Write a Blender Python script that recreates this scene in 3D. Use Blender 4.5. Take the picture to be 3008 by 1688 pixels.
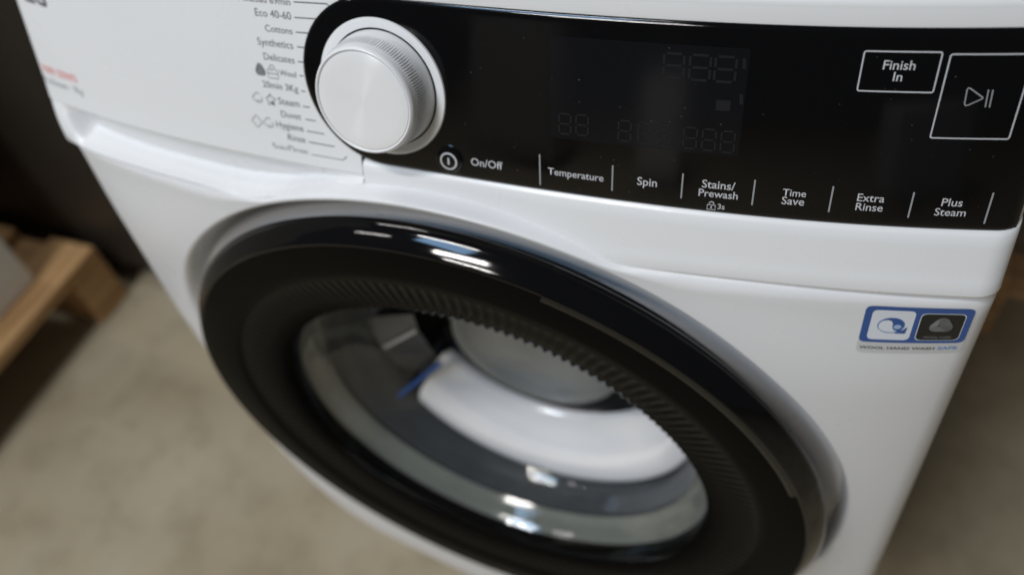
import bpy, bmesh, math, random
from mathutils import Vector, Matrix
random.seed(7)
for o_ in list(bpy.data.objects): bpy.data.objects.remove(o_, do_unlink=True)
scn = bpy.context.scene
COL = scn.collection
PI = math.pi

# ------------------------------------------------------------------ camera
CAM = Vector((0.2239803, -0.2842667, 1.0497861))
ROT = Matrix(((0.92166417, -0.18984376, 0.33837036),
              (0.35917225, 0.74730128, -0.55904928),
              (-0.14673259, 0.63678894, 0.75694742)))
FPX = 2545.83
cam = bpy.data.cameras.new('Camera'); camo = bpy.data.objects.new('Camera', cam); COL.objects.link(camo)
camo.matrix_world = Matrix.Translation(CAM) @ ROT.to_4x4()
cam.sensor_width = 36; cam.sensor_fit = 'HORIZONTAL'; cam.lens = 36 * FPX / 3008
cam.clip_start = .01; cam.clip_end = 200
cam.dof.use_dof = True; cam.dof.focus_distance = .395; cam.dof.aperture_fstop = 4.2
scn.camera = camo

# ------------------------------------------------------------------ light
w = bpy.data.worlds.new('World'); scn.world = w; w.use_nodes = True
bg = w.node_tree.nodes['Background']; bg.inputs[0].default_value = (.93, .95, 1.0, 1); bg.inputs[1].default_value = .06
def lamp(name, loc, target, sx, sy, power, col=(1, 1, 1), roll=0):
    L = bpy.data.lights.new(name, 'AREA'); L.shape = 'RECTANGLE'; L.size = sx; L.size_y = sy; L.energy = power; L.color = col
    o = bpy.data.objects.new(name, L); COL.objects.link(o)
    d = (Vector(target) - Vector(loc)).normalized()
    o.matrix_world = Matrix.Translation(loc) @ d.to_track_quat('-Z', 'Y').to_matrix().to_4x4() @ Matrix.Rotation(roll, 4, 'Z')
    return o
WARM = (1, .97, .93)
for x, y, p in ((-.85, -1.25, 47), (-.85, -2.75, 47), (-2.9, -2.2, 14), (-.8, -3.4, 46), (-1.7, .3, 12)):
    lamp('ceiling_tube_lamp', (x, y, 3.5), (x, y, 0), 1.1, .06, p, WARM)
lamp('skylight_lamp', (-1.05, -2.0, 3.7), (0, 0, .6), 1.05, .85, 30, (.38, .65, 1))
scn.view_settings.view_transform = 'Standard'; scn.view_settings.look = 'None'
scn.view_settings.exposure = -.07; scn.view_settings.gamma = 1
try: scn.view_settings.use_curve_mapping = False
except Exception: pass

# ------------------------------------------------------------------ helpers
H = .2985; BB = .02265; BP = 2.819; TILT = .30771
def ray(u, v): return ROT @ Vector(((u - 1504) / FPX, -(v - 844) / FPX, -1))
def sc(x, z):                                   # console front surface: bowed in plan, leaning back
    return BB * min(abs(x) / H, 1.05) ** BP + TILT * (z - .7)
def oncon(u, v, off=0.):
    d = ray(u, v); y = off; p = CAM
    for i in range(14):
        t = (y - CAM.y) / d.y; p = CAM + d * t; y = off + sc(p.x, p.z)
    return p.x, p.z
def sm(a, b, x):
    t = max(0., min(1., (x - a) / (b - a))); return t * t * (3 - 2 * t)
def lerp(a, b, t): return a + (b - a) * t
def interp(tab, x):
    if x <= tab[0][0]: return tab[0][1]
    for (a, va), (b, vb) in zip(tab, tab[1:]):
        if x <= b: return lerp(va, vb, (x - a) / (b - a))
    return tab[-1][1]
def ybody(x, z):                                # cabinet front, flatter than the console
    p = lerp(6.0, BP, sm(.62, .70, z))
    return BB * min(abs(x) / H, 1.05) ** p - .006 * (1 - min(1, abs(x) / H) ** 2)
def onbody(u, v):
    d = ray(u, v); y = 0; p = CAM
    for i in range(14):
        t = (y - CAM.y) / d.y; p = CAM + d * t; y = ybody(p.x, p.z)
    return p.x, p.z

def link(name, me, mat, parent=None, smooth=True):
    o = bpy.data.objects.new(name, me); COL.objects.link(o)
    if mat: me.materials.clear(); me.materials.append(mat)
    if smooth:
        for p in me.polygons: p.use_smooth = True
    if parent: o.parent = parent
    return o
def mesh(name, vs, fs, mat, parent=None, smooth=True, sharp=None):
    me = bpy.data.meshes.new(name); me.from_pydata([tuple(v) for v in vs], [], fs); me.update()
    bm = bmesh.new(); bm.from_mesh(me); bmesh.ops.remove_doubles(bm, verts=bm.verts, dist=1e-7)
    bmesh.ops.recalc_face_normals(bm, faces=bm.faces); bm.to_mesh(me); bm.free()
    o = link(name, me, mat, parent, smooth)
    if smooth and sharp:
        try: me.set_sharp_from_angle(angle=math.radians(sharp))
        except Exception: pass
    return o
def grid(rows, close_u=False, close_v=False):
    n, m = len(rows), len(rows[0]); vs = [p for r in rows for p in r]; fs = []
    for i in range(n if close_u else n - 1):
        for j in range(m if close_v else m - 1):
            a = i * m + j; b = ((i + 1) % n) * m + j; c = ((i + 1) % n) * m + (j + 1) % m; d = i * m + (j + 1) % m
            fs.append((a, b, c, d))
    return vs, fs
def gridmesh(name, rows, mat, parent=None, close_u=False, close_v=False, sharp=None, smooth=True):
    vs, fs = grid(rows, close_u, close_v); return mesh(name, vs, fs, mat, parent, smooth, sharp)
def lathe(name, prof, mat, parent=None, n=160, c=(0, 0), mod=None, th0=0, th1=2 * PI, sharp=35, fr=None, shift=None):
    """prof: (r, y) or (r, y, cx, cz). fr: 4x4 frame whose +Z is the axis (then y is height)."""
    full = abs(th1 - th0 - 2 * PI) < 1e-6; rows = []
    for i in range(n if full else n + 1):
        t = th0 + (th1 - th0) * i / n; row = []
        for k, p in enumerate(prof):
            r, y = p[0], p[1]; cx, cz = (p[2], p[3]) if len(p) > 2 else c
            tt = t + shift[k] * (1 - i / n) if shift else t
            if mod: r, y = mod(r, y, tt, k)
            if fr is None: row.append((cx + r * math.cos(tt), y, cz + r * math.sin(tt)))
            else: row.append(tuple(fr @ Vector((r * math.cos(t), r * math.sin(t), y))))
        rows.append(row)
    return gridmesh(name, rows, mat, parent, close_u=full, sharp=sharp)
def box(name, lo, hi, mat, parent=None, bev=.002, warp=None):
    bm = bmesh.new(); bmesh.ops.create_cube(bm, size=1)
    for v in bm.verts: v.co = Vector([lerp(lo[i], hi[i], v.co[i] + .5) for i in range(3)])
    if bev: bmesh.ops.bevel(bm, geom=bm.edges[:], offset=bev, segments=2, affect='EDGES')
    if warp:
        for v in bm.verts: v.co = warp(v.co)
    me = bpy.data.meshes.new(name); bm.to_mesh(me); bm.free()
    o = link(name, me, mat, parent, False); return o
def empty(name, loc, label, cat, group=None):
    o = bpy.data.objects.new(name, None); COL.objects.link(o); o.location = loc; o['label'] = label; o['category'] = cat
    o.empty_display_size = .05
    if group: o['group'] = group
    return o

# ------------------------------------------------------------------ materials
def M(name, col, rough=.4, metal=0, spec=.5, coat=0, noise=None, bump=None, aniso=None, rvar=0, ior=None):
    m = bpy.data.materials.new(name); m.use_nodes = True; nt = m.node_tree; b = nt.nodes['Principled BSDF']
    b.inputs['Base Color'].default_value = (*col, 1); b.inputs['Roughness'].default_value = rough; b.inputs['Metallic'].default_value = metal
    b.inputs['Specular IOR Level'].default_value = spec; b.inputs['Coat Weight'].default_value = coat; b.inputs['Coat Roughness'].default_value = .06
    tc = nt.nodes.new('ShaderNodeTexCoord')
    if noise:                                    # (scale, amount)
        n = nt.nodes.new('ShaderNodeTexNoise'); n.inputs['Scale'].default_value = noise[0]; n.inputs['Detail'].default_value = 6
        nt.links.new(tc.outputs['Object'], n.inputs['Vector'])
        r = nt.nodes.new('ShaderNodeMapRange'); r.inputs[1].default_value = .3; r.inputs[2].default_value = .7; r.inputs[3].default_value = 1 - noise[1]; r.inputs[4].default_value = 1 + noise[1] * .4
        nt.links.new(n.outputs['Fac'], r.inputs[0])
        mx = nt.nodes.new('ShaderNodeVectorMath'); mx.operation = 'SCALE'; mx.inputs[0].default_value = col; nt.links.new(r.outputs[0], mx.inputs['Scale'])
        nt.links.new(mx.outputs[0], b.inputs['Base Color'])
    if rvar:
        n = nt.nodes.new('ShaderNodeTexNoise'); n.inputs['Scale'].default_value = 23; n.inputs['Detail'].default_value = 5
        nt.links.new(tc.outputs['Object'], n.inputs['Vector'])
        r = nt.nodes.new('ShaderNodeMapRange'); r.inputs[1].default_value = .3; r.inputs[2].default_value = .7; r.inputs[3].default_value = max(.01, rough - rvar); r.inputs[4].default_value = rough + rvar
        nt.links.new(n.outputs['Fac'], r.inputs[0]); nt.links.new(r.outputs[0], b.inputs['Roughness'])
    if bump:                                     # (scale, strength, distance)
        n = nt.nodes.new('ShaderNodeTexNoise'); n.inputs['Scale'].default_value = bump[0]; n.inputs['Detail'].default_value = 3
        nt.links.new(tc.outputs['Object'], n.inputs['Vector'])
        bn = nt.nodes.new('ShaderNodeBump'); bn.inputs['Strength'].default_value = bump[1]; bn.inputs['Distance'].default_value = bump[2]
        nt.links.new(n.outputs['Fac'], bn.inputs['Height']); nt.links.new(bn.outputs[0], b.inputs['Normal'])
    return m
white = M('white_plastic', (.80, .81, .82), .30, coat=.15, noise=(9, .02), rvar=.05, bump=(900, .08, .0002))
paint = M('white_enamel', (.78, .785, .80), .30, coat=.08, noise=(7, .025), rvar=.05, bump=(500, .05, .0002))
gloss_black = M('gloss_black', (.003, .003, .0035), .05, spec=.45, rvar=.02)
panel_black = M('panel_black', (.0025, .0025, .0028), .07, spec=.4, rvar=.05)
satin_black = M('smoked_black', (.0045, .0042, .0036), .12, spec=.02, rvar=.03)
rib_black = M('ribbed_black', (.003, .0029, .0026), .10, spec=.05)
rubber = M('grey_rubber', (.055, .06, .063), .42, spec=.4, noise=(30, .2))
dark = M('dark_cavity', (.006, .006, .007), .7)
steel = M('drum_steel', (.90, .90, .915), .18, metal=.12, noise=(14, .06))
steel2 = M('drum_back', (.36, .38, .39), .35, metal=.5, noise=(20, .15))
lipmat = M('bowl_lip', (.17, .18, .16), .10, spec=.8, noise=(25, .15))
ink_dark = M('ink_dark', (.10, .11, .12), .5)
ink_light = M('ink_light', (.52, .53, .55), .5)
ink_mid = M('ink_mid', (.30, .31, .32), .5)
ink_red = M('ink_red', (.75, .16, .14), .5)
ink_blue = M('ink_blue', (.10, .25, .60), .5)
lcd = M('lcd_glass', (.006, .0063, .0075), .10, spec=.3)
lcdseg = M('lcd_segment', (.013, .0135, .0155), .3, spec=.3)
wblue = M('sticker_blue', (.022, .085, .31), .25, coat=.4)
wsilver = M('sticker_silver', (.62, .63, .64), .35, metal=.1)
wwhite = M('sticker_white', (.72, .76, .82), .3)
wpale = M('sticker_pale_blue', (.35, .48, .72), .3)
wblack = M('sticker_black', (.008, .009, .009), .3)
wgrey = M('sticker_grey', (.25, .26, .26), .4)
box_white = M('appliance_white', (.80, .79, .75), .4, noise=(6, .06))
dark_brown = M('shade_block', (.024, .019, .014), .5, noise=(4, .3))  # near-black of the added shade block, shared by the appliance plinths

def glass_mat():
    m = bpy.data.materials.new('bowl_glass'); m.use_nodes = True; nt = m.node_tree; nt.nodes.clear()
    out = nt.nodes.new('ShaderNodeOutputMaterial'); mix = nt.nodes.new('ShaderNodeMixShader')
    tr = nt.nodes.new('ShaderNodeBsdfTransparent'); tr.inputs[0].default_value = (.96, .966, .972, 1)
    gl = nt.nodes.new('ShaderNodeBsdfGlossy'); gl.inputs['Roughness'].default_value = .03
    fr = nt.nodes.new('ShaderNodeMath'); fr.operation = 'POWER'; fr.inputs[1].default_value = 4
    lw = nt.nodes.new('ShaderNodeLayerWeight'); nt.links.new(lw.outputs['Facing'], fr.inputs[0])
    ml = nt.nodes.new('ShaderNodeMath'); ml.operation = 'MULTIPLY_ADD'; ml.inputs[1].default_value = .30; ml.inputs[2].default_value = .055; nt.links.new(fr.outputs[0], ml.inputs[0]); nt.links.new(ml.outputs[0], mix.inputs[0]); nt.links.new(tr.outputs[0], mix.inputs[1]); nt.links.new(gl.outputs[0], mix.inputs[2])
    nt.links.new(mix.outputs[0], out.inputs[0]); return m
bowl_glass = glass_mat()

def dial_mat():
    m = M('dial_spun', (.93, .94, .95), .22, spec=1.0); nt = m.node_tree; b = nt.nodes['Principled BSDF']
    tg = nt.nodes.new('ShaderNodeTangent'); tg.direction_type = 'RADIAL'; tg.axis = 'Z'
    b.inputs['Anisotropic'].default_value = .92; b.inputs['Anisotropic Rotation'].default_value = .25; b.inputs['Metallic'].default_value = .15
    nt.links.new(tg.outputs[0], b.inputs['Tangent'])
    tc = nt.nodes.new('ShaderNodeTexCoord'); ln = nt.nodes.new('ShaderNodeVectorMath'); ln.operation = 'LENGTH'
    mp = nt.nodes.new('ShaderNodeVectorMath'); mp.operation = 'MULTIPLY'; mp.inputs[1].default_value = (1, 1, 0)
    nt.links.new(tc.outputs['Object'], mp.inputs[0]); nt.links.new(mp.outputs[0], ln.inputs[0])
    mu = nt.nodes.new('ShaderNodeMath'); mu.operation = 'MULTIPLY'; mu.inputs[1].default_value = 9000
    si = nt.nodes.new('ShaderNodeMath'); si.operation = 'SINE'
    nt.links.new(ln.outputs['Value'], mu.inputs[0]); nt.links.new(mu.outputs[0], si.inputs[0])
    bn = nt.nodes.new('ShaderNodeBump'); bn.inputs['Strength'].default_value = .12; bn.inputs['Distance'].default_value = .0002
    nt.links.new(si.outputs[0], bn.inputs['Height']); nt.links.new(bn.outputs[0], b.inputs['Normal'])
    return m
dial_white = dial_mat()

def concrete():
    m = bpy.data.materials.new('concrete'); m.use_nodes = True; nt = m.node_tree; b = nt.nodes['Principled BSDF']; b.inputs['Roughness'].default_value = .75
    tc = nt.nodes.new('ShaderNodeTexCoord')
    def noise(s, d=6, r=.6):
        n = nt.nodes.new('ShaderNodeTexNoise'); n.inputs['Scale'].default_value = s; n.inputs['Detail'].default_value = d; n.inputs['Roughness'].default_value = r
        nt.links.new(tc.outputs['Object'], n.inputs['Vector']); return n
    a = noise(4, 5, .5); c = nt.nodes.new('ShaderNodeValToRGB'); e = c.color_ramp.elements
    e[0].position = .32; e[0].color = (.32, .262, .170, 1); e[1].position = .72; e[1].color = (.43, .372, .270, 1)
    nt.links.new(a.outputs['Fac'], c.inputs[0])
    s2 = noise(15, 4); r2 = nt.nodes.new('ShaderNodeValToRGB'); r2.color_ramp.elements[0].position = .36; r2.color_ramp.elements[0].color = (.62, .60, .55, 1); r2.color_ramp.elements[1].position = .52; r2.color_ramp.elements[1].color = (1, 1, 1, 1)
    nt.links.new(s2.outputs['Fac'], r2.inputs[0])
    mx = nt.nodes.new('ShaderNodeMix'); mx.data_type = 'RGBA'; mx.blend_type = 'MULTIPLY'; mx.inputs[0].default_value = .38
    nt.links.new(c.outputs[0], mx.inputs[6]); nt.links.new(r2.outputs[0], mx.inputs[7]); nt.links.new(mx.outputs[2], b.inputs['Base Color'])
    f = noise(180, 4); bn = nt.nodes.new('ShaderNodeBump'); bn.inputs['Strength'].default_value = .3; bn.inputs['Distance'].default_value = .002
    nt.links.new(f.outputs['Fac'], bn.inputs['Height']); nt.links.new(bn.outputs[0], b.inputs['Normal']); return m
def woodmat(name, c0, c1, axis):
    m = bpy.data.materials.new(name); m.use_nodes = True; nt = m.node_tree; b = nt.nodes['Principled BSDF']; b.inputs['Roughness'].default_value = .65
    tc = nt.nodes.new('ShaderNodeTexCoord'); mp = nt.nodes.new('ShaderNodeMapping'); s = [55, 55, 55]; s[axis] = 3
    mp.inputs['Scale'].default_value = s; nt.links.new(tc.outputs['Object'], mp.inputs['Vector'])
    n = nt.nodes.new('ShaderNodeTexNoise'); n.inputs['Scale'].default_value = 1.0; n.inputs['Detail'].default_value = 5; n.inputs['Distortion'].default_value = .6
    nt.links.new(mp.outputs[0], n.inputs['Vector']); c = nt.nodes.new('ShaderNodeValToRGB'); e = c.color_ramp.elements
    e[0].position = .3; e[0].color = (*c0, 1); e[1].position = .7; e[1].color = (*c1, 1)
    nt.links.new(n.outputs['Fac'], c.inputs[0]); nt.links.new(c.outputs[0], b.inputs['Base Color'])
    bn = nt.nodes.new('ShaderNodeBump'); bn.inputs['Strength'].default_value = .3; bn.inputs['Distance'].default_value = .001
    nt.links.new(n.outputs['Fac'], bn.inputs['Height']); nt.links.new(bn.outputs[0], b.inputs['Normal']); return m
wood_y = woodmat('pine_along_y', (.36, .19, .075), (.66, .42, .20), 1)
wood_x = woodmat('pine_along_x', (.36, .19, .075), (.66, .42, .20), 0)

# ------------------------------------------------------------------ floor
fl = mesh('floor', [(-8, -8, 0), (8, -8, 0), (8, 8, 0), (-8, 8, 0)], [(0, 1, 2, 3)], concrete(), None, False); fl['kind'] = 'structure'

# ------------------------------------------------------------------ the machine
WM = empty('washing_machine', (0, .3, 0), 'white front loading washing machine with black control panel and black ringed door', 'washing machine')
WM.location = (0, 0, 0)
DC = (.0035, .464)                              # door axis
RDI, RDO = .228, .262
xl_tab = [(.26, .0), (.33, -.005), (.40, -.0078), (.45, -.0066), (.50, -.0062), (.55, -.003), (.60, .0015), (.655, .006), (.695, .0105)]
def xwarp(x, z):
    if x < -.24: return x + interp(xl_tab, z) * sm(-.24, -H, x)
    return x
def dish_depth(t):
    d = math.degrees(t) % 360
    if d > 345: d -= 360
    if -8 <= d <= 110: return lerp(.006, .018, sm(-8, -7.2, d))
    if d < 200: return lerp(.018, .008, sm(110, 200, d))
    return lerp(.008, .006, sm(200, 345, d))
def rdo(t):
    d = math.degrees(t) % 360
    return RDO + .0105 * math.exp(-((d - 168) / 34) ** 2)
def cabinet():
    n = 360; rows = []
    zbt = [(0, .118), (.06, .125), (.102, .138), (.137, .152), (.188, .170), (.223, .189), (.249, .211), (.270, .236), (.2985, .270)]
    def zbot(x): return sum(interp(zbt, abs(x) + k * .004) for k in range(-3, 4)) / 7
    def ztop(x):
        lev = .7043; q = .2637 ** 2 - (x - DC[0]) ** 2
        arc = DC[1] + math.sqrt(q) if q > 0 else .4
        k = .005; hh = max(k - abs(lev - arc), 0) / k
        return max(lev, arc) + hh * hh * k * .25
    for i in range(n):
        t = 2 * PI * (i + .5) / n; c, s = math.cos(t), math.sin(t); RO = rdo(t)
        lim = 9
        if c > 1e-6: lim = min(lim, (H - DC[0]) / c)
        if c < -1e-6: lim = min(lim, (-H - DC[0]) / c)
        if s > 1e-6:
            r = RO
            while r < lim and DC[1] + r * s < ztop(DC[0] + r * c): r += .0003
            lim = min(lim, r)
        if s < -1e-6:
            r = RO
            while r < lim and DC[1] + r * s > zbot(DC[0] + r * c): r += .0003
            lim = min(lim, r)
        lim = max(lim, RO + .0016)
        row = []; dep = dish_depth(t)
        def P(r, dy):
            x, z = DC[0] + r * c, DC[1] + r * s
            return (xwarp(x, z), ybody(x, z) + dy, z)
        row += [P(RDI - .002, dep + .02), P(RDI, dep), P(RDI + .004, dep)]
        for k in range(7):                      # wall with soft shoulders
            a = k / 6; row.append(P(lerp(RO - .009 - (RO - RDO), RO - .001, a), dep * (1 - sm(0, 1, a))))
        row.append(P(RO, 0))
        edge = min(.012, (lim - RO) * .5)
        for k in range(1, 9): row.append(P(lerp(RO, lim - edge, k / 8), 0))
        for k in range(1, 7):                   # rounded outer edge
            a = k / 6 * PI / 2; q = P(lim - edge + edge * math.sin(a), .009 * (1 - math.cos(a)))
            row.append(q)
        q = row[-1]; row.append((q[0], .6, q[2]))
        rows.append(row)
    return gridmesh('cabinet', rows, paint, WM, close_u=True, sharp=50)
cabinet()
box('plinth', (-.20, .10, .03), (.20, .58, .2), paint, WM)
box('back_panel', (-.285, .585, .20), (.285, .598, .84), paint, WM)
for sx in (-1, 1):
    for y in (.14, .54):
        lathe('foot', [(.0, .0), (.022, .0), (.024, .008), (.012, .012), (.012, .03)], dark, WM, n=20, fr=Matrix.Translation((sx * .17, y, 0)))

# console shell ---------------------------------------------------------------
ZC, ZD = .7383, .8262                           # black panel, lower and upper edge
XG = -.0322                                     # gap between drawer and console
def seam_z(x):                                  # lower edge of the console: level, rising over the door
    arc = [(-.147, .7025), (-.132, .6995), (-.1183, .7), (-.1089, .7027), (-.0935, .7075), (-.0719, .7126), (-.0514, .716), (-.0332, .7177),
           (.0, .7168), (.0369, .7132), (.0689, .7065), (.0849, .7040), (.0969, .7014), (.1088, .6998), (.1317, .7006), (.154, .7015), (.19, .7022)]
    return interp(arc, x)
def smooth_seam(x):
    return sum(seam_z(x + k * .002) for k in range(-7, 8)) / 15
def endround(x):                                # quarter-round at the two side edges
    d = H - abs(x)
    if d >= .010: return 0
    a = (0.010 - d) / .010
    return .008 * (1 - math.sqrt(max(0, 1 - a * a)))
def xs(a, b, n, cl):
    L = [lerp(a, b, i / n) for i in range(n + 1)]
    return sorted(set(L + cl))
def top_profile(x):
    e = endround(x); pts = []
    for k in range(1, 7):
        a = k / 6 * 1.25; pts.append((.8328 + .006 * math.sin(a), sc(x, .8328) + e + .006 * (1 - math.cos(a))))
    y0 = sc(x, .8328) + e
    pts += [(.8412, y0 + .012), (.8425, y0 + .03), (.843, .10 + e)]
    return pts
def console_rows():
    rows = []
    ends = [H - .010 * (1 - math.cos(k / 7 * PI / 2)) for k in range(8)] + [H - .014]
    for x in xs(XG + .0008, H - .014, 90, ends):
        e = endround(x); zb = smooth_seam(x); row = [(x, sc(x, zb) + e + .05, zb + .001), (x, sc(x, zb) + e + .006, zb + .0002)]
        for k in range(6):                      # rolled lower edge
            a = k / 5 * PI / 2; row.append((x, sc(x, zb) + e - .002 + .004 * (1 - math.sin(a)), zb + .004 * (1 - math.cos(a))))
        zl = ZC - .0022
        for k in range(1, 6): z = lerp(zb + .004, zl, k / 5); row.append((x, sc(x, z) + e - .0022, z))
        for k in range(1, 6):
            a = k / 5 * PI / 2; z = zl + .0022 * math.sin(a); row.append((x, sc(x, z) + e - .0022 + .0022 * (1 - math.cos(a)) + .0004, z))
        row.append((x, sc(x, ZC) + e + .0026, ZC + .0003))
        row.append((x, sc(x, ZD) + e + .0026, ZD - .0003))
        row.append((x, sc(x, ZD) + e - .0004, ZD + .0002)); row.append((x, sc(x, ZD + .001) + e - .0008, ZD + .001))
        row.append((x, sc(x, .8328) + e, .8328))
        row += [(x, y, z) for z, y in top_profile(x)]
        rows.append(row)
    last = rows[-1]; rows.append([(p[0], max(p[1], .6), p[2]) for p in last])
    return rows
con = gridmesh('console', console_rows(), white, WM, sharp=40)

# drawer front with its finger recess -----------------------------------------------
lip_tab = [(-.2985, .7196), (-.2626, .7196), (-.2184, .7158), (-.1717, .7160), (-.1296, .7158), (-.1089, .7185), (-.0798, .7233), (-.05, .7275), (-.0398, .7292), (-.03, .7292)]
def lip_z(x): return sum(interp(lip_tab, x + k * .003) for k in range(-8, 9)) / 17
def drawer_rows():
    rows = []; ends = [-H + .010 * (1 - math.cos(k / 7 * PI / 2)) for k in range(8)] + [-H + .014, -.2795, -.2790, -.2640, -.2645]
    for x in xs(-H + .014, XG - .0008, 110, ends):
        e = endround(x); zb = smooth_seam(x); zh = .7287; zl = min(lip_z(x), zh - .0008)
        r = sm(-.283, -.268, x) * (1 - sm(-.075, -.036, x))       # recess strength
        dp = .020 * r
        row = [(x, sc(x, zb) + e + .05, zb + .001), (x, sc(x, zb) + e + .006, zb + .0002)]
        for k in range(6):
            a = k / 5 * PI / 2; row.append((x, sc(x, zb) + e - .004 + .005 * (1 - math.sin(a)), zb + .0025 * (1 - math.cos(a))))
        zr = lerp(zh - .001, zl - .0105, r); y0 = sc(x, zb + .0025) + e - .004; yw = sc(x, zh) + e + .003; yr = lerp(sc(x, zr) + e, yw + .004, r)
        for k in range(1, 7):                  # ledge, facing up and out
            a = k / 6; row.append((x, lerp(y0, yr, a), lerp(zb + .0025, zr, a ** .7)))
        for k in range(1, 5):                  # upright back of the finger recess
            a = k / 4; z = lerp(zr, zh + .0002, a); row.append((x, lerp(sc(x, z) + e + .0002, yw + .004 * (1 - a), r), z))
        row.append((x, sc(x, zh) + e + .002, zh + .0003)); row.append((x, sc(x, zh) + e, zh + .0014))
        for k in range(1, 13): z = lerp(zh + .0014, .8328, k / 12); row.append((x, sc(x, z) + e, z))
        row += [(x, y, z) for z, y in top_profile(x)]
        rows.append(row)
    rows = [[(p[0] + interp([(.7025, .0085), (.7287, 0)], p[2]) * sm(-.24, -H, p[0]), p[1], p[2]) for p in rw] for rw in rows]
    first = rows[0]; rows.insert(0, [(p[0], max(p[1], .6), p[2]) for p in first])
    last = rows[-1]; rows.append([(p[0], p[1] + .02, p[2]) for p in last])
    return rows
# where the black panel's round end overlaps the drawer the fascia simply runs behind it
drw = gridmesh('detergent_drawer', drawer_rows(), white, WM, sharp=40)
box('worktop', (-.2975, .085, .8385), (.2975, .6, .8505), paint, WM, bev=.003)
gridmesh('drawer_gap_shade', [[(XG + dx, sc(XG, z) + .0035, z) for z in (.712, .72, .728, .736, .744)] for dx in (-.006, .006)], dark, WM)  # black strip that paints the shade inside the drawer gap

# black panel -----------------------------------------------------------------------
PC = (-.0157, (ZC + ZD) / 2); PR = (ZD - ZC) / 2
XR = .2962
def panel_d(x, z):
    d = min(z - ZC, ZD - z, (XR - x))
    if x < PC[0] + .001: d = min(d, PR * 1.0 - math.hypot((x - PC[0]) * .957, z - PC[1]))
    return max(d, 0)
def py(x, z, off=0):                            # face of the black panel
    return sc(x, z) + endround(x) - .0006 - .0010 * math.sin(min(panel_d(x, z) / .0022, 1) * PI / 2) - off
def panel_rows():
    XL = PC[0] - PR / .957; rows = []
    cols = [XL + (PC[0] - XL) * (1 - math.cos(k / 26 * PI / 2)) for k in range(27)] + [lerp(PC[0], XR - .012, k / 80) for k in range(1, 81)] + [XR - .012 * math.cos(k / 8 * PI / 2) for k in range(1, 9)]
    ts = [0, .004, .009, .015, .022, .032, .05] + [.1 + .8 * k / 10 for k in range(11)] + [.95, .968, .978, .985, .991, .996, 1]
    for x in cols:
        hh = PR
        if x < PC[0]: hh = math.sqrt(max(0, PR ** 2 - ((x - PC[0]) * .957) ** 2))
        zlo, zhi = PC[1] - hh, PC[1] + hh
        row = [(x, sc(x, zlo) + .002, zlo)] + [(x, py(x, lerp(zlo, zhi, t)), lerp(zlo, zhi, t)) for t in ts] + [(x, sc(x, zhi) + .002, zhi)]
        rows.append(row)
    return rows
pan = gridmesh('control_panel', panel_rows(), panel_black, WM, sharp=60)

# flat print helpers ------------------------------------------------------------------
def surf_con(x, z): return sc(x, z) + endround(x) - .00012
def surf_pan(x, z): return py(x, z, .00012)
def surf_body(x, z): return ybody(x, z) - .0001
def text_mesh(s, bold=0., space=1.):
    cu = bpy.data.curves.new('t', 'FONT'); cu.body = s; cu.size = 1; cu.offset = bold; cu.space_character = space; cu.resolution_u = 3
    o = bpy.data.objects.new('t', cu); COL.objects.link(o); dg = bpy.context.evaluated_depsgraph_get(); dg.update()
    me = bpy.data.meshes.new_from_object(o.evaluated_get(dg)); bpy.data.objects.remove(o); bpy.data.curves.remove(cu); return me
def text(name, s, a, b, surf, mat, parent, bold=0., hs=1., shear=0., space=1.):
    """a, b: world (x, z) of the left and right end of the baseline."""
    me = text_mesh(s, bold, space); X = [v.co.x for v in me.vertices]; x0, x1 = min(X), max(X); k = (b[0] - a[0]) / (x1 - x0)
    for v in me.vertices:
        f = (v.co.x - x0) / (x1 - x0); x = a[0] + (v.co.x - x0) * k + shear * v.co.y * k; z = lerp(a[1], b[1], f) + v.co.y * k * .956 * hs
        v.co = (x, surf(x, z), z)
    o = link(name, me, mat, parent, False); return o
def ptext(name, s, pa, pb, surf=surf_con, mat=None, parent=None, level=True, **k):
    f = onbody if surf is surf_body else oncon
    a, b = f(*pa), f(*pb)
    if level: zz = (a[1] + b[1]) / 2; a, b = (a[0], zz), (b[0], zz)
    return text(name, s, a, b, surf, mat, parent, **k)
def stroke(name, pts, wd, surf, mat, parent, closed=False, sub=6):
    P = []
    n = len(pts)
    for i in range(n if closed else n - 1):
        a, b = pts[i], pts[(i + 1) % n]
        for k in range(sub): P.append((lerp(a[0], b[0], k / sub), lerp(a[1], b[1], k / sub)))
    if not closed: P.append(pts[-1])
    rows = []; m = len(P)
    for i in range(m):
        p, q = (P[i - 1], P[(i + 1) % m]) if closed else (P[max(i - 1, 0)], P[min(i + 1, m - 1)])
        dx, dz = q[0] - p[0], q[1] - p[1]; L = math.hypot(dx, dz) or 1; nx, nz = -dz / L * wd / 2, dx / L * wd / 2
        rows.append([(P[i][0] + s * nx, surf(P[i][0] + s * nx, P[i][1] + s * nz), P[i][1] + s * nz) for s in (-1, 1)])
    return gridmesh(name, rows, mat, parent, close_u=closed, smooth=False)
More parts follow.
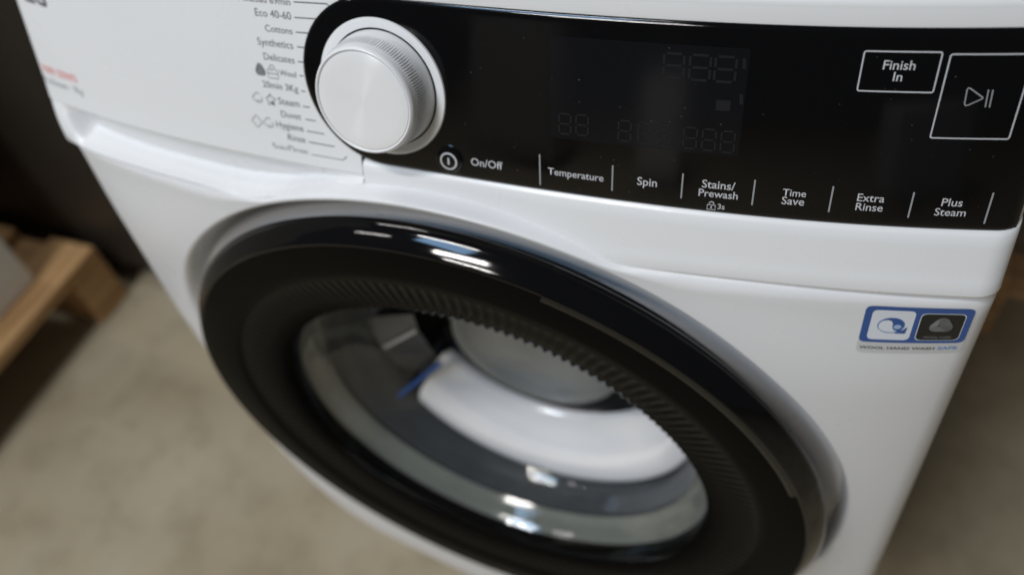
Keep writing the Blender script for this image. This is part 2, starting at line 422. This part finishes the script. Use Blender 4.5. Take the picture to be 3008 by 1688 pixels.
def fill(name, pts, surf, mat, parent, sub=False):
    P = []; n = len(pts)
    for i in range(n):
        a, b = pts[i], pts[(i + 1) % n]; m = max(1, int(math.hypot(a[0] - b[0], a[1] - b[1]) / .0025))
        P += [(lerp(a[0], b[0], k / m), lerp(a[1], b[1], k / m)) for k in range(m)]
    pts = P; n = len(pts)
    c = (sum(p[0] for p in pts) / n, sum(p[1] for p in pts) / n); vs = [(c[0], surf(*c), c[1])]; fs = []
    rings = max(2, int(max(math.hypot(p[0] - c[0], p[1] - c[1]) for p in pts) / .003))
    for r in range(1, rings + 1):
        for p in pts: x, z = lerp(c[0], p[0], r / rings), lerp(c[1], p[1], r / rings); vs.append((x, surf(x, z), z))
    for i in range(n): fs.append((0, 1 + i, 1 + (i + 1) % n))
    for r in range(rings - 1):
        for i in range(n): a = 1 + r * n; fs.append((a + i, a + (i + 1) % n, a + n + (i + 1) % n, a + n + i))
    return mesh(name, vs, fs, mat, parent, False)
def rrect(tl, tr, br, bl, r, seg=5):
    out = []; C = [tl, tr, br, bl]
    for i in range(4):
        p, a, b = C[i], C[i - 1], C[(i + 1) % 4]
        ua = Vector(a) - Vector(p); ub = Vector(b) - Vector(p); A = Vector(p) + ua.normalized() * r; B = Vector(p) + ub.normalized() * r
        for k in range(seg + 1):
            t = k / seg; q = (1 - t) ** 2 * A + 2 * t * (1 - t) * Vector(p) + t * t * B; out.append((q.x, q.y))
    return out
def ell(c, rx, rz, n=28, a0=0, a1=2 * PI):
    return [(c[0] + rx * math.cos(a0 + (a1 - a0) * i / n), c[1] + rz * math.sin(a0 + (a1 - a0) * i / n)) for i in range(n + (0 if abs(a1 - a0 - 2 * PI) < 1e-6 else 1))]

# programme list on the drawer -----------------------------------------------------------
prog = [('MixLoad 69min', (702, 5), (853, 11.7), [(863, 6), (960, 11.7), (974.7, 26)]),
        ('Eco 40-60', (751.7, 50), (856, 54.5), [(865, 51.5), (939, 56.7), (942.7, 59.6)]),
        ('Cottons', (781, 94), (860, 100), [(869, 94.7), (917.7, 98.5)]),
        ('Synthetics', (758.6, 133), (862, 142.6), [(872.7, 137.8), (901, 141)]),
        ('Delicates', (776.8, 176), (866.7, 186), [(875, 181.5), (894, 183)]),
        ('Wool', (822.6, 223), (871, 227), [(880.5, 222), (892, 224)]),
        ('20min 3Kg', (774, 258.4), (876.5, 268), [(885, 267), (898, 269.4)]),
        ('Steam', (820, 307.8), (881, 313.6), [(890, 312.6), (910, 315.5)]),
        ('Duvet', (828, 344.5), (886, 351), [(897, 350), (928, 355.6)]),
        ('Hygiene', (813.6, 372.6), (893, 388), [(901.7, 384.8), (953, 394)]),
        ('Rinse', (847.5, 410), (898.8, 421), [(907.5, 417), (983, 430.7)]),
        ('Spin/Drain', (804, 439.4), (905.5, 454), [(916, 454), (1007, 470), (1019, 460.7)])]
for s, a, b, ln in prog:
    ptext('program_lettering', s, a, b, surf_con, ink_dark, drw)
    stroke('leader_line', [oncon(*p) for p in ln], .0006, surf_con, ink_dark, drw)
def at(p, dx, dz): c = oncon(*p); return (c[0] + dx, c[1] + dz)
def cloud(p, s, drops=True):
    c = oncon(*p)
    pts = []
    for (ox, oz, r, a0, a1) in ((-.55, -.1, .45, 70, 270), (.45, -.2, .40, -90, 60), (.02, .25, .55, 35, 150)):
        pts.append([(c[0] + s * (ox + r * math.cos(math.radians(lerp(a0, a1, k / 8)))), c[1] + s * (oz + r * math.sin(math.radians(lerp(a0, a1, k / 8))))) for k in range(9)])
    for q in pts: stroke('symbol_line', q, .0004, surf_con, ink_dark, drw, sub=1)
    if drops:
        for k in (-.3, 0, .3): stroke('symbol_line', [(c[0] + s * k, c[1] - s * .35), (c[0] + s * k, c[1] - s * .85)], .0004, surf_con, ink_dark, drw, sub=1)
cloud((757.4, 286.5), .0036); cloud((790, 360), .0036)
c = oncon(755.5, 356); stroke('symbol_line', [(c[0] + .0030 * (1 + .18 * math.cos(4 * t)) * math.cos(t), c[1] + .0030 * (1 + .18 * math.cos(4 * t)) * math.sin(t)) for t in [2 * PI * k / 40 for k in range(40)]], .0004, surf_con, ink_dark, drw, closed=True, sub=1)
c = oncon(796, 294)                             # star shaped symbol
stroke('symbol_line', [(c[0] + (.0036 if k % 2 == 0 else .002) * math.sin(2 * PI * k / 10), c[1] + (.0036 if k % 2 == 0 else .002) * math.cos(2 * PI * k / 10)) for k in range(10)], .0006, surf_con, ink_dark, drw, closed=True, sub=1)
fill('symbol_mark', [at((799, 299), -.0012, -.0012), at((799, 299), .0014, -.0016), at((799, 299), 0, .001)], surf_con, ink_dark, drw)
def wool_pts(c, s): return [(c[0] + s * (1 + .13 * math.cos(3 * (t - PI / 2))) * math.cos(t), c[1] + s * 1.05 * (1 + .13 * math.cos(3 * (t - PI / 2))) * math.sin(t)) for t in [2 * PI * k / 36 for k in range(36)]]
c = oncon(764.7, 205.7); fill('wool_symbol', wool_pts(c, .0034), surf_con, ink_mid, drw)
for k in range(1, 4): stroke('symbol_line', wool_pts((c[0], c[1]), .0034 * (1 - .23 * k)), .0003, lambda x, z: surf_con(x, z) - .0001, ink_dark, drw, closed=True, sub=1)
c = oncon(801, 211)                              # garment bag
stroke('symbol_line', [(c[0] + x * .0034, c[1] + z * .0036) for x, z in ((-1, -1), (1, -1), (1, .1), (.45, .6), (.3, 1), (-.3, 1), (-.45, .6), (-1, .1))], .0004, surf_con, ink_dark, drw, closed=True, sub=2)
stroke('symbol_line', [(c[0] + x * .0034, c[1] + z * .0036) for x, z in ((-.9, -.35), (-.4, -.25), (0, -.35), (.4, -.25), (.9, -.35))], .0004, surf_con, ink_dark, drw, sub=2)
stroke('symbol_line', [(c[0] + x * .0034, c[1] + z * .0036) for x, z in ((-.4, .1), (0, .5), (.35, .2))], .0004, surf_con, ink_dark, drw, sub=2)
a, b = oncon(52, 2), oncon(140, 21)
text('brand_lettering', 'AEG', (a[0], b[1] + .0003), (b[0], b[1]), surf_con, ink_dark, drw, bold=.03)
ptext('series_lettering', '7000 SERIES', (126, 209), (229, 244), surf_con, ink_red, drw)
ptext('series_lettering', 'ProSteam · 9kg', (130, 236), (248, 284), surf_con, ink_mid, drw)

# print and keys on the black panel ----------------------------------------------------------
for s, a, b in [('On/Off', (1388, 481), (1480, 490)), ('Temperature', (1613, 507.8), (1775.6, 524)), ('Spin', (1874, 536.8), (1932, 541)),
                ('Stains/', (2063.5, 545), (2161, 550.5)), ('Prewash', (2054, 568), (2168.5, 578.7)), ('3s', (2109.5, 606.4), (2130, 608.5)),
                ('Time', (2299.8, 567), (2368.6, 571.6)), ('Save', (2296.7, 591.8), (2362.8, 596.3)), ('Extra', (2518, 582.8), (2598, 587)),
                ('Rinse', (2513, 609), (2592.5, 614)), ('Plus', (2765, 596), (2826, 600)), ('Steam', (2744, 623.3), (2835, 629)),
                ('Finish', (2594, 196), (2688, 199.7)), ('In', (2622.7, 230.8), (2649.6, 232))]:
    ptext('key_lettering', s, a, b, surf_pan, ink_light, pan, bold=.008)
K = 3008 / 2576
for a, b in [((1359, 383), (1363, 460)), ((1543, 410), (1543, 474)), ((1718, 430), (1718, 493)), ((1899, 446), (1896, 510)), ((2097, 462), (2087, 527)), ((2300, 477), (2286, 541)), ((2500, 478), (2476, 556))]:
    p, q = oncon(a[0] * K, a[1] * K), oncon(b[0] * K, b[1] * K); x = (p[0] + q[0]) / 2
    stroke('key_divider', [(x, p[1]), (x, q[1])], .00075, surf_pan, ink_mid, pan)
def rect_px(tl, tr, br, bl):
    c = [oncon(*p) for p in (tl, tr, br, bl)]; x0 = (c[0][0] + c[3][0]) / 2; x1 = (c[1][0] + c[2][0]) / 2; z1 = (c[0][1] + c[1][1]) / 2; z0 = (c[2][1] + c[3][1]) / 2
    return (x0, z1), (x1, z1), (x1, z0), (x0, z0)
stroke('key_outline', rrect(*rect_px((2539.5, 140), (2765.6, 149.8), (2745.4, 268), (2522.4, 256.8)), .001), .0006, surf_pan, ink_light, pan, closed=True, sub=3)
p0, p1, p2 = oncon(2787.7, 152.5), oncon(2740.5, 395), oncon(2963, 403.9)
x0 = (p0[0] + p1[0]) / 2; z0 = (p1[1] + p2[1]) / 2
stroke('key_outline', rrect((x0, p0[1]), (p2[0], p0[1]), (p2[0], z0), (x0, z0), .001), .0006, surf_pan, ink_light, pan, closed=True, sub=3)
stroke('start_symbol', rrect(oncon(2843, 250), oncon(2890, 280.7), oncon(2867, 291), oncon(2834, 302), .0006)[0:0] or [oncon(*p) for p in ((2842, 256), (2846, 251), (2852, 253), (2886, 278), (2888, 281), (2884, 284), (2844, 302), (2837, 303), (2834, 298))], .0005, surf_pan, ink_mid, pan, closed=True, sub=2)
for a, b in (((2904.6, 256), (2894.7, 307.6)), ((2918, 256.8), (2906.8, 308.5))): stroke('start_symbol', [oncon(*a), oncon(*b)], .0005, surf_pan, ink_mid, pan)
c = oncon(2091.6, 599)                           # lock symbol
stroke('lock_symbol', [(c[0] + x, c[1] + z) for x, z in ((-.0019, -.0016), (.0019, -.0016), (.0019, .0008), (-.0019, .0008))], .00045, surf_pan, ink_light, pan, closed=True, sub=1)
stroke('lock_symbol', [(c[0] + .0011 * math.cos(t), c[1] + .0014 + .0011 * math.sin(t)) for t in [PI * k / 8 for k in range(9)]], .00045, surf_pan, ink_light, pan, sub=1)
stroke('lock_symbol', [(c[0], c[1] - .0009), (c[0], c[1] + .0001)], .0007, surf_pan, ink_light, pan, sub=1)
# display
D = rect_px((1625, 99), (2201, 135), (2178, 449), (1616, 400))
disp = fill('display', rrect(*D, .0008), surf_pan, lcd, pan)
sd = lambda x, z: surf_pan(x, z) - .0001
def digit(cx, cz, hw, hh, wd):
    for (a, b) in (((-1, 1), (1, 1)), ((-1, 0), (1, 0)), ((-1, -1), (1, -1)), ((-1, 0), (-1, 1)), ((1, 0), (1, 1)), ((-1, -1), (-1, 0)), ((1, -1), (1, 0))):
        p, q = (cx + a[0] * hw, cz + a[1] * hh), (cx + b[0] * hw, cz + b[1] * hh)
        stroke('display_segment', [(lerp(p[0], q[0], .12), lerp(p[1], q[1], .12)), (lerp(p[0], q[0], .88), lerp(p[1], q[1], .88))], wd, sd, lcdseg, disp, sub=1)
for tl, br in (((1956, 142), (2008, 229.5)), ((2034, 147), (2083, 237)), ((2109, 152), (2157.5, 242))):
    p, q = oncon(*tl), oncon(*br); digit((p[0] + q[0]) / 2, (p[1] + q[1]) / 2, .0045, (p[1] - q[1]) / 2 - .001, .0011)
for u, v in ((1663, 357), (1713, 361), (1838, 378), (1896, 384), (1953, 390), (2030, 398), (2085, 404), (2140, 410)):
    p = oncon(u, v); digit(p[0], p[1], .003, .005, .0008)
p = oncon(2127, 303); fill('display_segment', [(p[0] + a, p[1] + b) for a, b in ((-.0032, -.0024), (.0032, -.0024), (.0032, .0024), (-.0032, .0024))], sd, lcdseg, disp)
for u, v0, v1 in ((2189, 165, 195), (2180, 270, 300)):
    a, b = oncon(u, v0), oncon(u, v1); stroke('display_segment', [a, b], .0015, sd, lcdseg, disp)
# power key
PB = oncon(1326, 466)
def frame(x, z, off=0):
    n = Vector((0, -.956, .2942)); ex = Vector((1, 0, 0)); ey = n.cross(ex) ; o = Vector((x, sc(x, z), z)) + n * off
    return Matrix(((ex.x, ey.x, n.x, o.x), (ex.y, ey.y, n.y, o.y), (ex.z, ey.z, n.z, o.z), (0, 0, 0, 1)))
fb = frame(*PB, .0008)
key = lathe('power_key', [(.0088, 0), (.0087, .0006), (.0082, .0009), (.0078, .0004), (.0074, .0014), (.0068, .0022), (.004, .0026), (.00001, .0026)], gloss_black, pan, n=48, fr=fb)
lathe('power_symbol', [(.0040, .00275), (.0050, .0026)], ink_light, key, n=48, fr=fb)
box('power_symbol', (-.0005, -.0019, .0026), (.0005, .0019, .00275), ink_light, key, bev=0).matrix_world = fb

# dial ---------------------------------------------------------------------------------------
KX, KZ = -.0125, .7815
fk = frame(KX, KZ, .0012)
bez = lathe('dial_bezel', [(.0372, -.001), (.0372, .0006), (.0368, .0013), (.0360, .0015), (.0325, .0006), (.0316, .0002), (.0312, -.006)], white, WM, n=120, fr=fk)
def knurl(r, h, t, k):
    if 4 <= k <= 7: r += .00017 * (1 if math.sin(130 * t) > 0 else -1) * (1 if 5 <= k <= 6 else .3)
    return r, h
# local origin at the dial so that the spun grain runs round its own axis
def dial_part(name, prof, mat, n=96, mod=None, parent=None, sharp=35):
    o = lathe(name, prof, mat, None, n=n, mod=mod, sharp=sharp, fr=Matrix.Identity(4)); o.parent = parent or WM; o.matrix_world = fk
    return o
dial = dial_part('program_dial', [(.0309, -.005), (.0309, .001), (.0306, .0045), (.0302, .0075), (.0301, .008), (.0297, .0115), (.0294, .014), (.0292, .0160), (.0290, .0165), (.0287, .0185), (.0281, .0200), (.0272, .0206), (.0266, .0204), (.0263, .0200)], white, n=1040, mod=knurl)
cap = lathe('dial_cap', [(.02622, .0198), (.0260, .02015), (.0255, .0203), (.02, .0203), (.012, .0203), (.005, .0203), (.00001, .0203)], dial_white, None, n=96, fr=Matrix.Identity(4)); cap.parent = dial

# door ----------------------------------------------------------------------------------------
RF = [(.2250, .014), (.2340, .006), (.2410, .0005), (.2465, -.0030), (.2488, -.0058), (.2488, -.009), (.2468, -.0125), (.2445, -.0155), (.2420, -.0182), (.2408, -.0196), (.2400, -.0203), (.2392, -.0206), (.2385, -.0203), (.2382, -.0198)]
door = lathe('door', [(.2383, -.0197), (.2300, -.0205), (.2150, -.0202), (.2080, -.0195), (.2065, -.0186)], satin_black, WM, n=240, c=DC)
lathe('door_rim', RF, gloss_black, door, n=240, c=DC, sharp=60)
NR = 172
def ribmod(r, y, t, k):
    w_ = .5 + .5 * math.cos(t * NR)
    if 0 < k < 7: y -= .0013 * w_ * (.5, .45, .45, .5, 1.0, 1.5, 1.2)[k]
    if k in (5, 6): r -= .0012 * w_
    return r, y
lathe('rib_ring', [(.2068, -.0185), (.2045, -.0175), (.1950, -.0165), (.1850, -.0150), (.1760, -.0125), (.1725, -.0095), (.1705, -.006), (.169, .004)], rib_black, door, n=NR * 10, c=DC, mod=ribmod, sharp=80)
hd = [(r + .0012, y - .0012) for r, y in RF[3:]]; hd = [(RF[2][0], RF[2][1])] + hd + [(.2360, -.0216), (.2345, -.0208)]
lathe('door_handle', hd, gloss_black, door, n=80, c=DC, th0=math.radians(19), th1=math.radians(71), sharp=60)
# glass bowl and what shows through it
C1 = (.157, .020, .0025, .464); C2 = (.1377, .060, .012, .446); C3 = (.1085, .090, .0105, .4735); C4 = (.0740, .085, .0065, .468)
lathe('glass_lip', [(.1712, -.004, *DC), (.1708, .001, *DC), (.1680, .0075, *DC), (.1640, .012, *DC), (.1595, .0165, *DC), C1, (.1555, .0225, .0025, .464)], lipmat, door, n=200, sharp=60)
lathe('glass_bowl', [(.1700, -.007, *DC), (.1690, .000, *DC), (.1650, .010, *DC), (.1580, .0185, *DC), (.153, .030, .004, .462), (.146, .042, .008, .455), (.136, .056, .010, .452), (.124, .0685, .010, .458), (.108, .078, .009, .465), (.095, .0815, .008, .467), (.080, .0785, .0065, .468), (.060, .070, .005, .468), (.03, .063, .004, .468), (.0005, .061, .004, .468)], bowl_glass, door, n=160, sharp=80)
lathe('door_gasket', [(.229, .034, *DC), (.20, .028, *DC), (.160, .024, .0025, .464), (.1570, .026, .0025, .464), (.1545, .034, .004, .462), (.1535, .036, .005, .460), (.1500, .044, .007, .455), (.1492, .0455, .007, .455), (.1440, .054, .010, .450), (.1400, .060, .012, .446), (.1388, .066, .012, .446), (.1380, .10, .012, .446)], rubber, WM, n=160, sharp=40)
drum_rows = []
band = [(.1377, .0640, .012, .446), (.1377, .0600, .012, .446), (.1362, .0585, .012, .4463)]
for k in range(1, 12):
    a = k / 12; bulge = .0055 * math.sin(PI * min(1, a * 1.25)) ** .8
    band.append((lerp(.1362, .1100, a), lerp(.0590, .0885, a) - bulge, lerp(.012, .0105, a), lerp(.4463, .4725, a)))
band += [(.1092, .0893, .0105, .473), C3, (.1085, .097, .0105, .4735)]
bsh = [.05, .05, .035, .02, .008] + [0] * (len(band) - 8) + [.012, .035, .05]
lathe('drum_rim', band, steel, WM, n=160, th0=math.radians(205), th1=math.radians(400), sharp=60, shift=bsh)
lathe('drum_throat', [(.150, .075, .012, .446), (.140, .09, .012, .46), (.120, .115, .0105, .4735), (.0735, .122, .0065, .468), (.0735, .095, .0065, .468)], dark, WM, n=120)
lathe('bowl_end', [(.0736, .089, .0065, .468), C4, (.0728, .0838, .0065, .468), (.0705, .0842, .0065, .468), (.066, .087, .006, .468), (.058, .094, .005, .468), (.045, .101, .004, .468), (.03, .105, .004, .468), (.0005, .107, .004, .468)], steel2, WM, n=120, sharp=60)

# lifter bar inside the drum, seen through the upper left of the bowl
lift = M('lifter_grey', (.10, .105, .105), .35)
def ray_y(u, v, y): d = ray(u, v); p = CAM + d * ((y - CAM.y) / d.y); return tuple(p)
la = [ray_y(*p) for p in ((1072, 931, .053), (1212, 922, .056), (1231, 972, .058), (1123, 1024, .054), (1292, 1062, .090), (1207, 1116, .078))]
mesh('drum_lifter', la, [(0, 1, 2, 3), (3, 2, 4, 5)], lift, WM, False)
def bar(name, a, b, r, mat, parent):
    a, b = Vector(a), Vector(b); q = (b - a).to_track_quat('Z', 'Y').to_matrix().to_4x4(); L = (b - a).length
    return lathe(name, [(.0001, 0), (r * .8, .0004), (r, .0015), (r, L - .0015), (r * .8, L - .0004), (.0001, L)], mat, parent, n=14, fr=Matrix.Translation(a) @ q)
bar('lifter_edge_glint', ray_y(1130, 1020, .052), ray_y(1224, 970, .055), .0016, M('lifter_edge_glint', (.45, .45, .44), .3), WM)  # pale bar standing in for the highlight along the lifter edge
bar('blue_reflection', ray_y(1160, 1172, .050), ray_y(1296, 1064, .074), .0021, M('reflection_blue', (.035, .10, .30), .3), WM)  # skylight reflection in the bowl glass, built as a blue bar

# sticker on the cabinet front -------------------------------------------------------------------
ST = [onbody(*p) for p in ((2545, 891), (2866, 909), (2821, 1041), (2515, 1024.7))]
sx0 = (ST[0][0] + ST[3][0]) / 2; sx1 = (ST[1][0] + ST[2][0]) / 2; sz1 = (ST[0][1] + ST[1][1]) / 2; sz0 = (ST[2][1] + ST[3][1]) / 2
def sq(u, v): return (lerp(sx0, sx1, u), lerp(sz0, sz1, v))
def sl(k): return lambda x, z: ybody(x, z) - .0001 - .00008 * k
def srect(u0, v0, u1, v1, r): return rrect(sq(u0, v1), sq(u1, v1), sq(u1, v0), sq(u0, v0), r)
st = fill('sticker', srect(0, 0, 1, 1, .004), sl(1), wsilver, WM); st['label'] = 'blue and silver wool hand wash sticker'
fill('sticker_field', srect(.004, .235, .996, .992, .0035), sl(2), wblue, st)
fill('sticker_field', srect(.075, .30, .475, .915, .003), sl(3), wwhite, st)
fill('sticker_field', srect(.525, .30, .935, .88, .003), sl(3), wwhite, st)
fill('sticker_field', srect(.532, .31, .928, .87, .003), sl(4), wblack, st)
sc0 = sq(.275, .605); sw = (sx1 - sx0)
fill('sticker_emblem', ell(sc0, sw * .128, sw * .115, 36), sl(4), wblue, st)
fill('sticker_emblem', ell(sc0, sw * .120, sw * .107, 36), sl(5), wpale, st)
drop = [(-.115, -.02), (-.112, .03), (-.085, .07), (-.045, .085), (-.005, .07), (.012, .03), (.012, -.01), (.025, -.055), (.06, -.085), (.0, -.097), (-.06, -.085), (-.1, -.06)]
fill('sticker_emblem', [(sc0[0] + a * sw, sc0[1] + b * sw) for a, b in drop], sl(7), wwhite, st)
blu = [(-.09, .075), (-.04, .107), (.03, .106), (.08, .085), (.112, .04), (.118, 0), (.105, -.05), (.075, -.082), (.03, -.055), (.015, -.01), (.015, .03), (-.004, .074), (-.045, .09)]
fill('sticker_emblem', [(sc0[0] + a * sw, sc0[1] + b * sw) for a, b in blu], sl(6), wblue, st)
fill('sticker_emblem', ell((sc0[0] + .062 * sw, sc0[1] - .012 * sw), .036 * sw, .034 * sw, 20), sl(8), wpale, st)
fill('sticker_emblem', [(sc0[0] + a * sw, sc0[1] + b * sw) for a, b in ((.05, -.095), (.12, -.06), (.155, -.01), (.15, -.105), (.14, -.115), (.05, -.115))], sl(6), wblue, st)
sc1 = sq(.735, .63)
for k in range(7): stroke('sticker_emblem', wool_pts((sc1[0] - .0006 * k * .3, sc1[1]), sw * .095 * (1 - .135 * k)), sw * .0075, sl(5), wgrey, st, closed=True, sub=1)
text('sticker_lettering', 'WOOL CARE', sq(.60, .355), sq(.86, .355), sl(5), wgrey, st)
text('sticker_lettering', 'WOOL HAND WASH', sq(.03, .095), sq(.745, .095), sl(3), wblack, st, bold=.02, hs=.75)
text('sticker_lettering', 'SAFE', sq(.775, .095), sq(.955, .095), sl(3), ink_blue, st, bold=.02, hs=.75)

# ------------------------------------------------------------------ surroundings
def pallet(name, x0, y0, x1, y1, label, dirx):
    """boards along y on blocks; x0/y0 etc are the outline, 0.12 m high."""
    r = empty(name, ((x0 + x1) / 2, (y0 + y1) / 2, 0), label, 'pallet'); r.location = (0, 0, 0)
    n = 5; W = x1 - x0; bw = .095; 
    for i in range(n):
        a = x0 + (W - bw) * i / (n - 1); box('top_board', (a, y0, .100), (a + bw, y1, .120), wood_y, r, bev=.0015)
    for j in range(3):
        yb = y0 + (y1 - y0 - .068) * j / 2
        box('cross_board', (x0, yb, .084), (x1, yb + .068, .0995), wood_x, r, bev=.0015)
        for i in range(3):
            xb = x0 + (W - .1) * i / 2; box('block', (xb, yb, .0005), (xb + .1, yb + .068, .0838), wood_y, r, bev=.002)
    return r
pallet('wooden_pallet', -1.70, -.49, -.898, .312, 'wooden pallet on the concrete floor carrying a pale appliance', 1)
ap = empty('boxed_appliance', (0, 0, 0), 'pale grey white appliance standing on the wooden pallet', 'appliance')
box('appliance_body', (-1.55, -.38, .1205), (-.947, .228, 1.75), box_white, ap, bev=.004)  # made taller than the view to shade the floor at left
box('appliance_plinth', (-1.54, -.385, .1203), (-.955, -.3805, .2), dark_brown, ap, bev=.001)
pallet('wooden_pallet', .34, .577, 1.14, 1.377, 'wooden pallet on the floor beside the right flank of the washing machine', 1)
dk = empty('shade_block', (0, 0, 0), 'dark block added to stand in for the deep shade behind the pallet', 'cabinet')
box('shade_block_body', (-2.4, .335, .05), (-.36, 1.0, 1.5), dark_brown, dk, bev=.004)  # dark block added where the background only lies in deep shade
box('shade_block_plinth', (-2.38, .37, .0), (-.38, .98, .049), dark, dk, bev=.001)

# two more appliances down the hall; they show only as reflections in the black panel
hall_white = M('hall_white', (.82, .82, .80), .4)
def hall_box(name, label, lo, hi, mat):
    r = empty(name, (0, 0, 0), label, 'appliance')
    box('appliance_body', (lo[0], lo[1], .05), hi, mat, r, bev=.006)
    box('appliance_plinth', (lo[0] + .02, lo[1] + .03, 0), (hi[0] - .02, hi[1] - .02, .049), dark_brown, r, bev=.002)
    box('appliance_door', (lo[0] + .03, hi[1] + .0005, .12), (hi[0] - .03, hi[1] + .012, hi[2] - .1), mat, r, bev=.004)
    return r
hall_box('small_white_appliance', 'small white appliance mirrored as a pale patch in the dark display', (-.50, -4.5, 0), (-.20, -3.95, .56), hall_white)
hall_box('tall_grey_appliance', 'tall grey appliance mirrored dimly in the black panel beside the dial', (-1.75, -4.6, 0), (-1.12, -3.95, .80), M('appliance_grey', (.34, .33, .32), .4))
hall_box('low_grey_block', 'low grey block added for a dim reflection at the far end of the black panel', (1.30, -4.1, 0), (1.85, -3.55, .46), M('block_mid_grey', (.42, .42, .43), .4))  # added block, gives the panel its grey reflection at the right
# dust on the black panel
dv, df = [], []
for i in range(70):
    x = random.uniform(.03, .285); z = random.uniform(ZC + .004, ZD - .004); q = random.uniform(.00008, .0002); n0 = len(dv); a0 = random.random() * 3
    for k in range(3): u = x + q * math.cos(a0 + k * 2.1) * random.uniform(.6, 1.6); v = z + q * math.sin(a0 + k * 2.1); dv.append((u, surf_pan(u, v) - .00006, v))
    df.append((n0, n0 + 1, n0 + 2))
du = mesh('dust', dv, df, M('dust', (.45, .44, .42), .8), pan, False); du['kind'] = 'stuff'
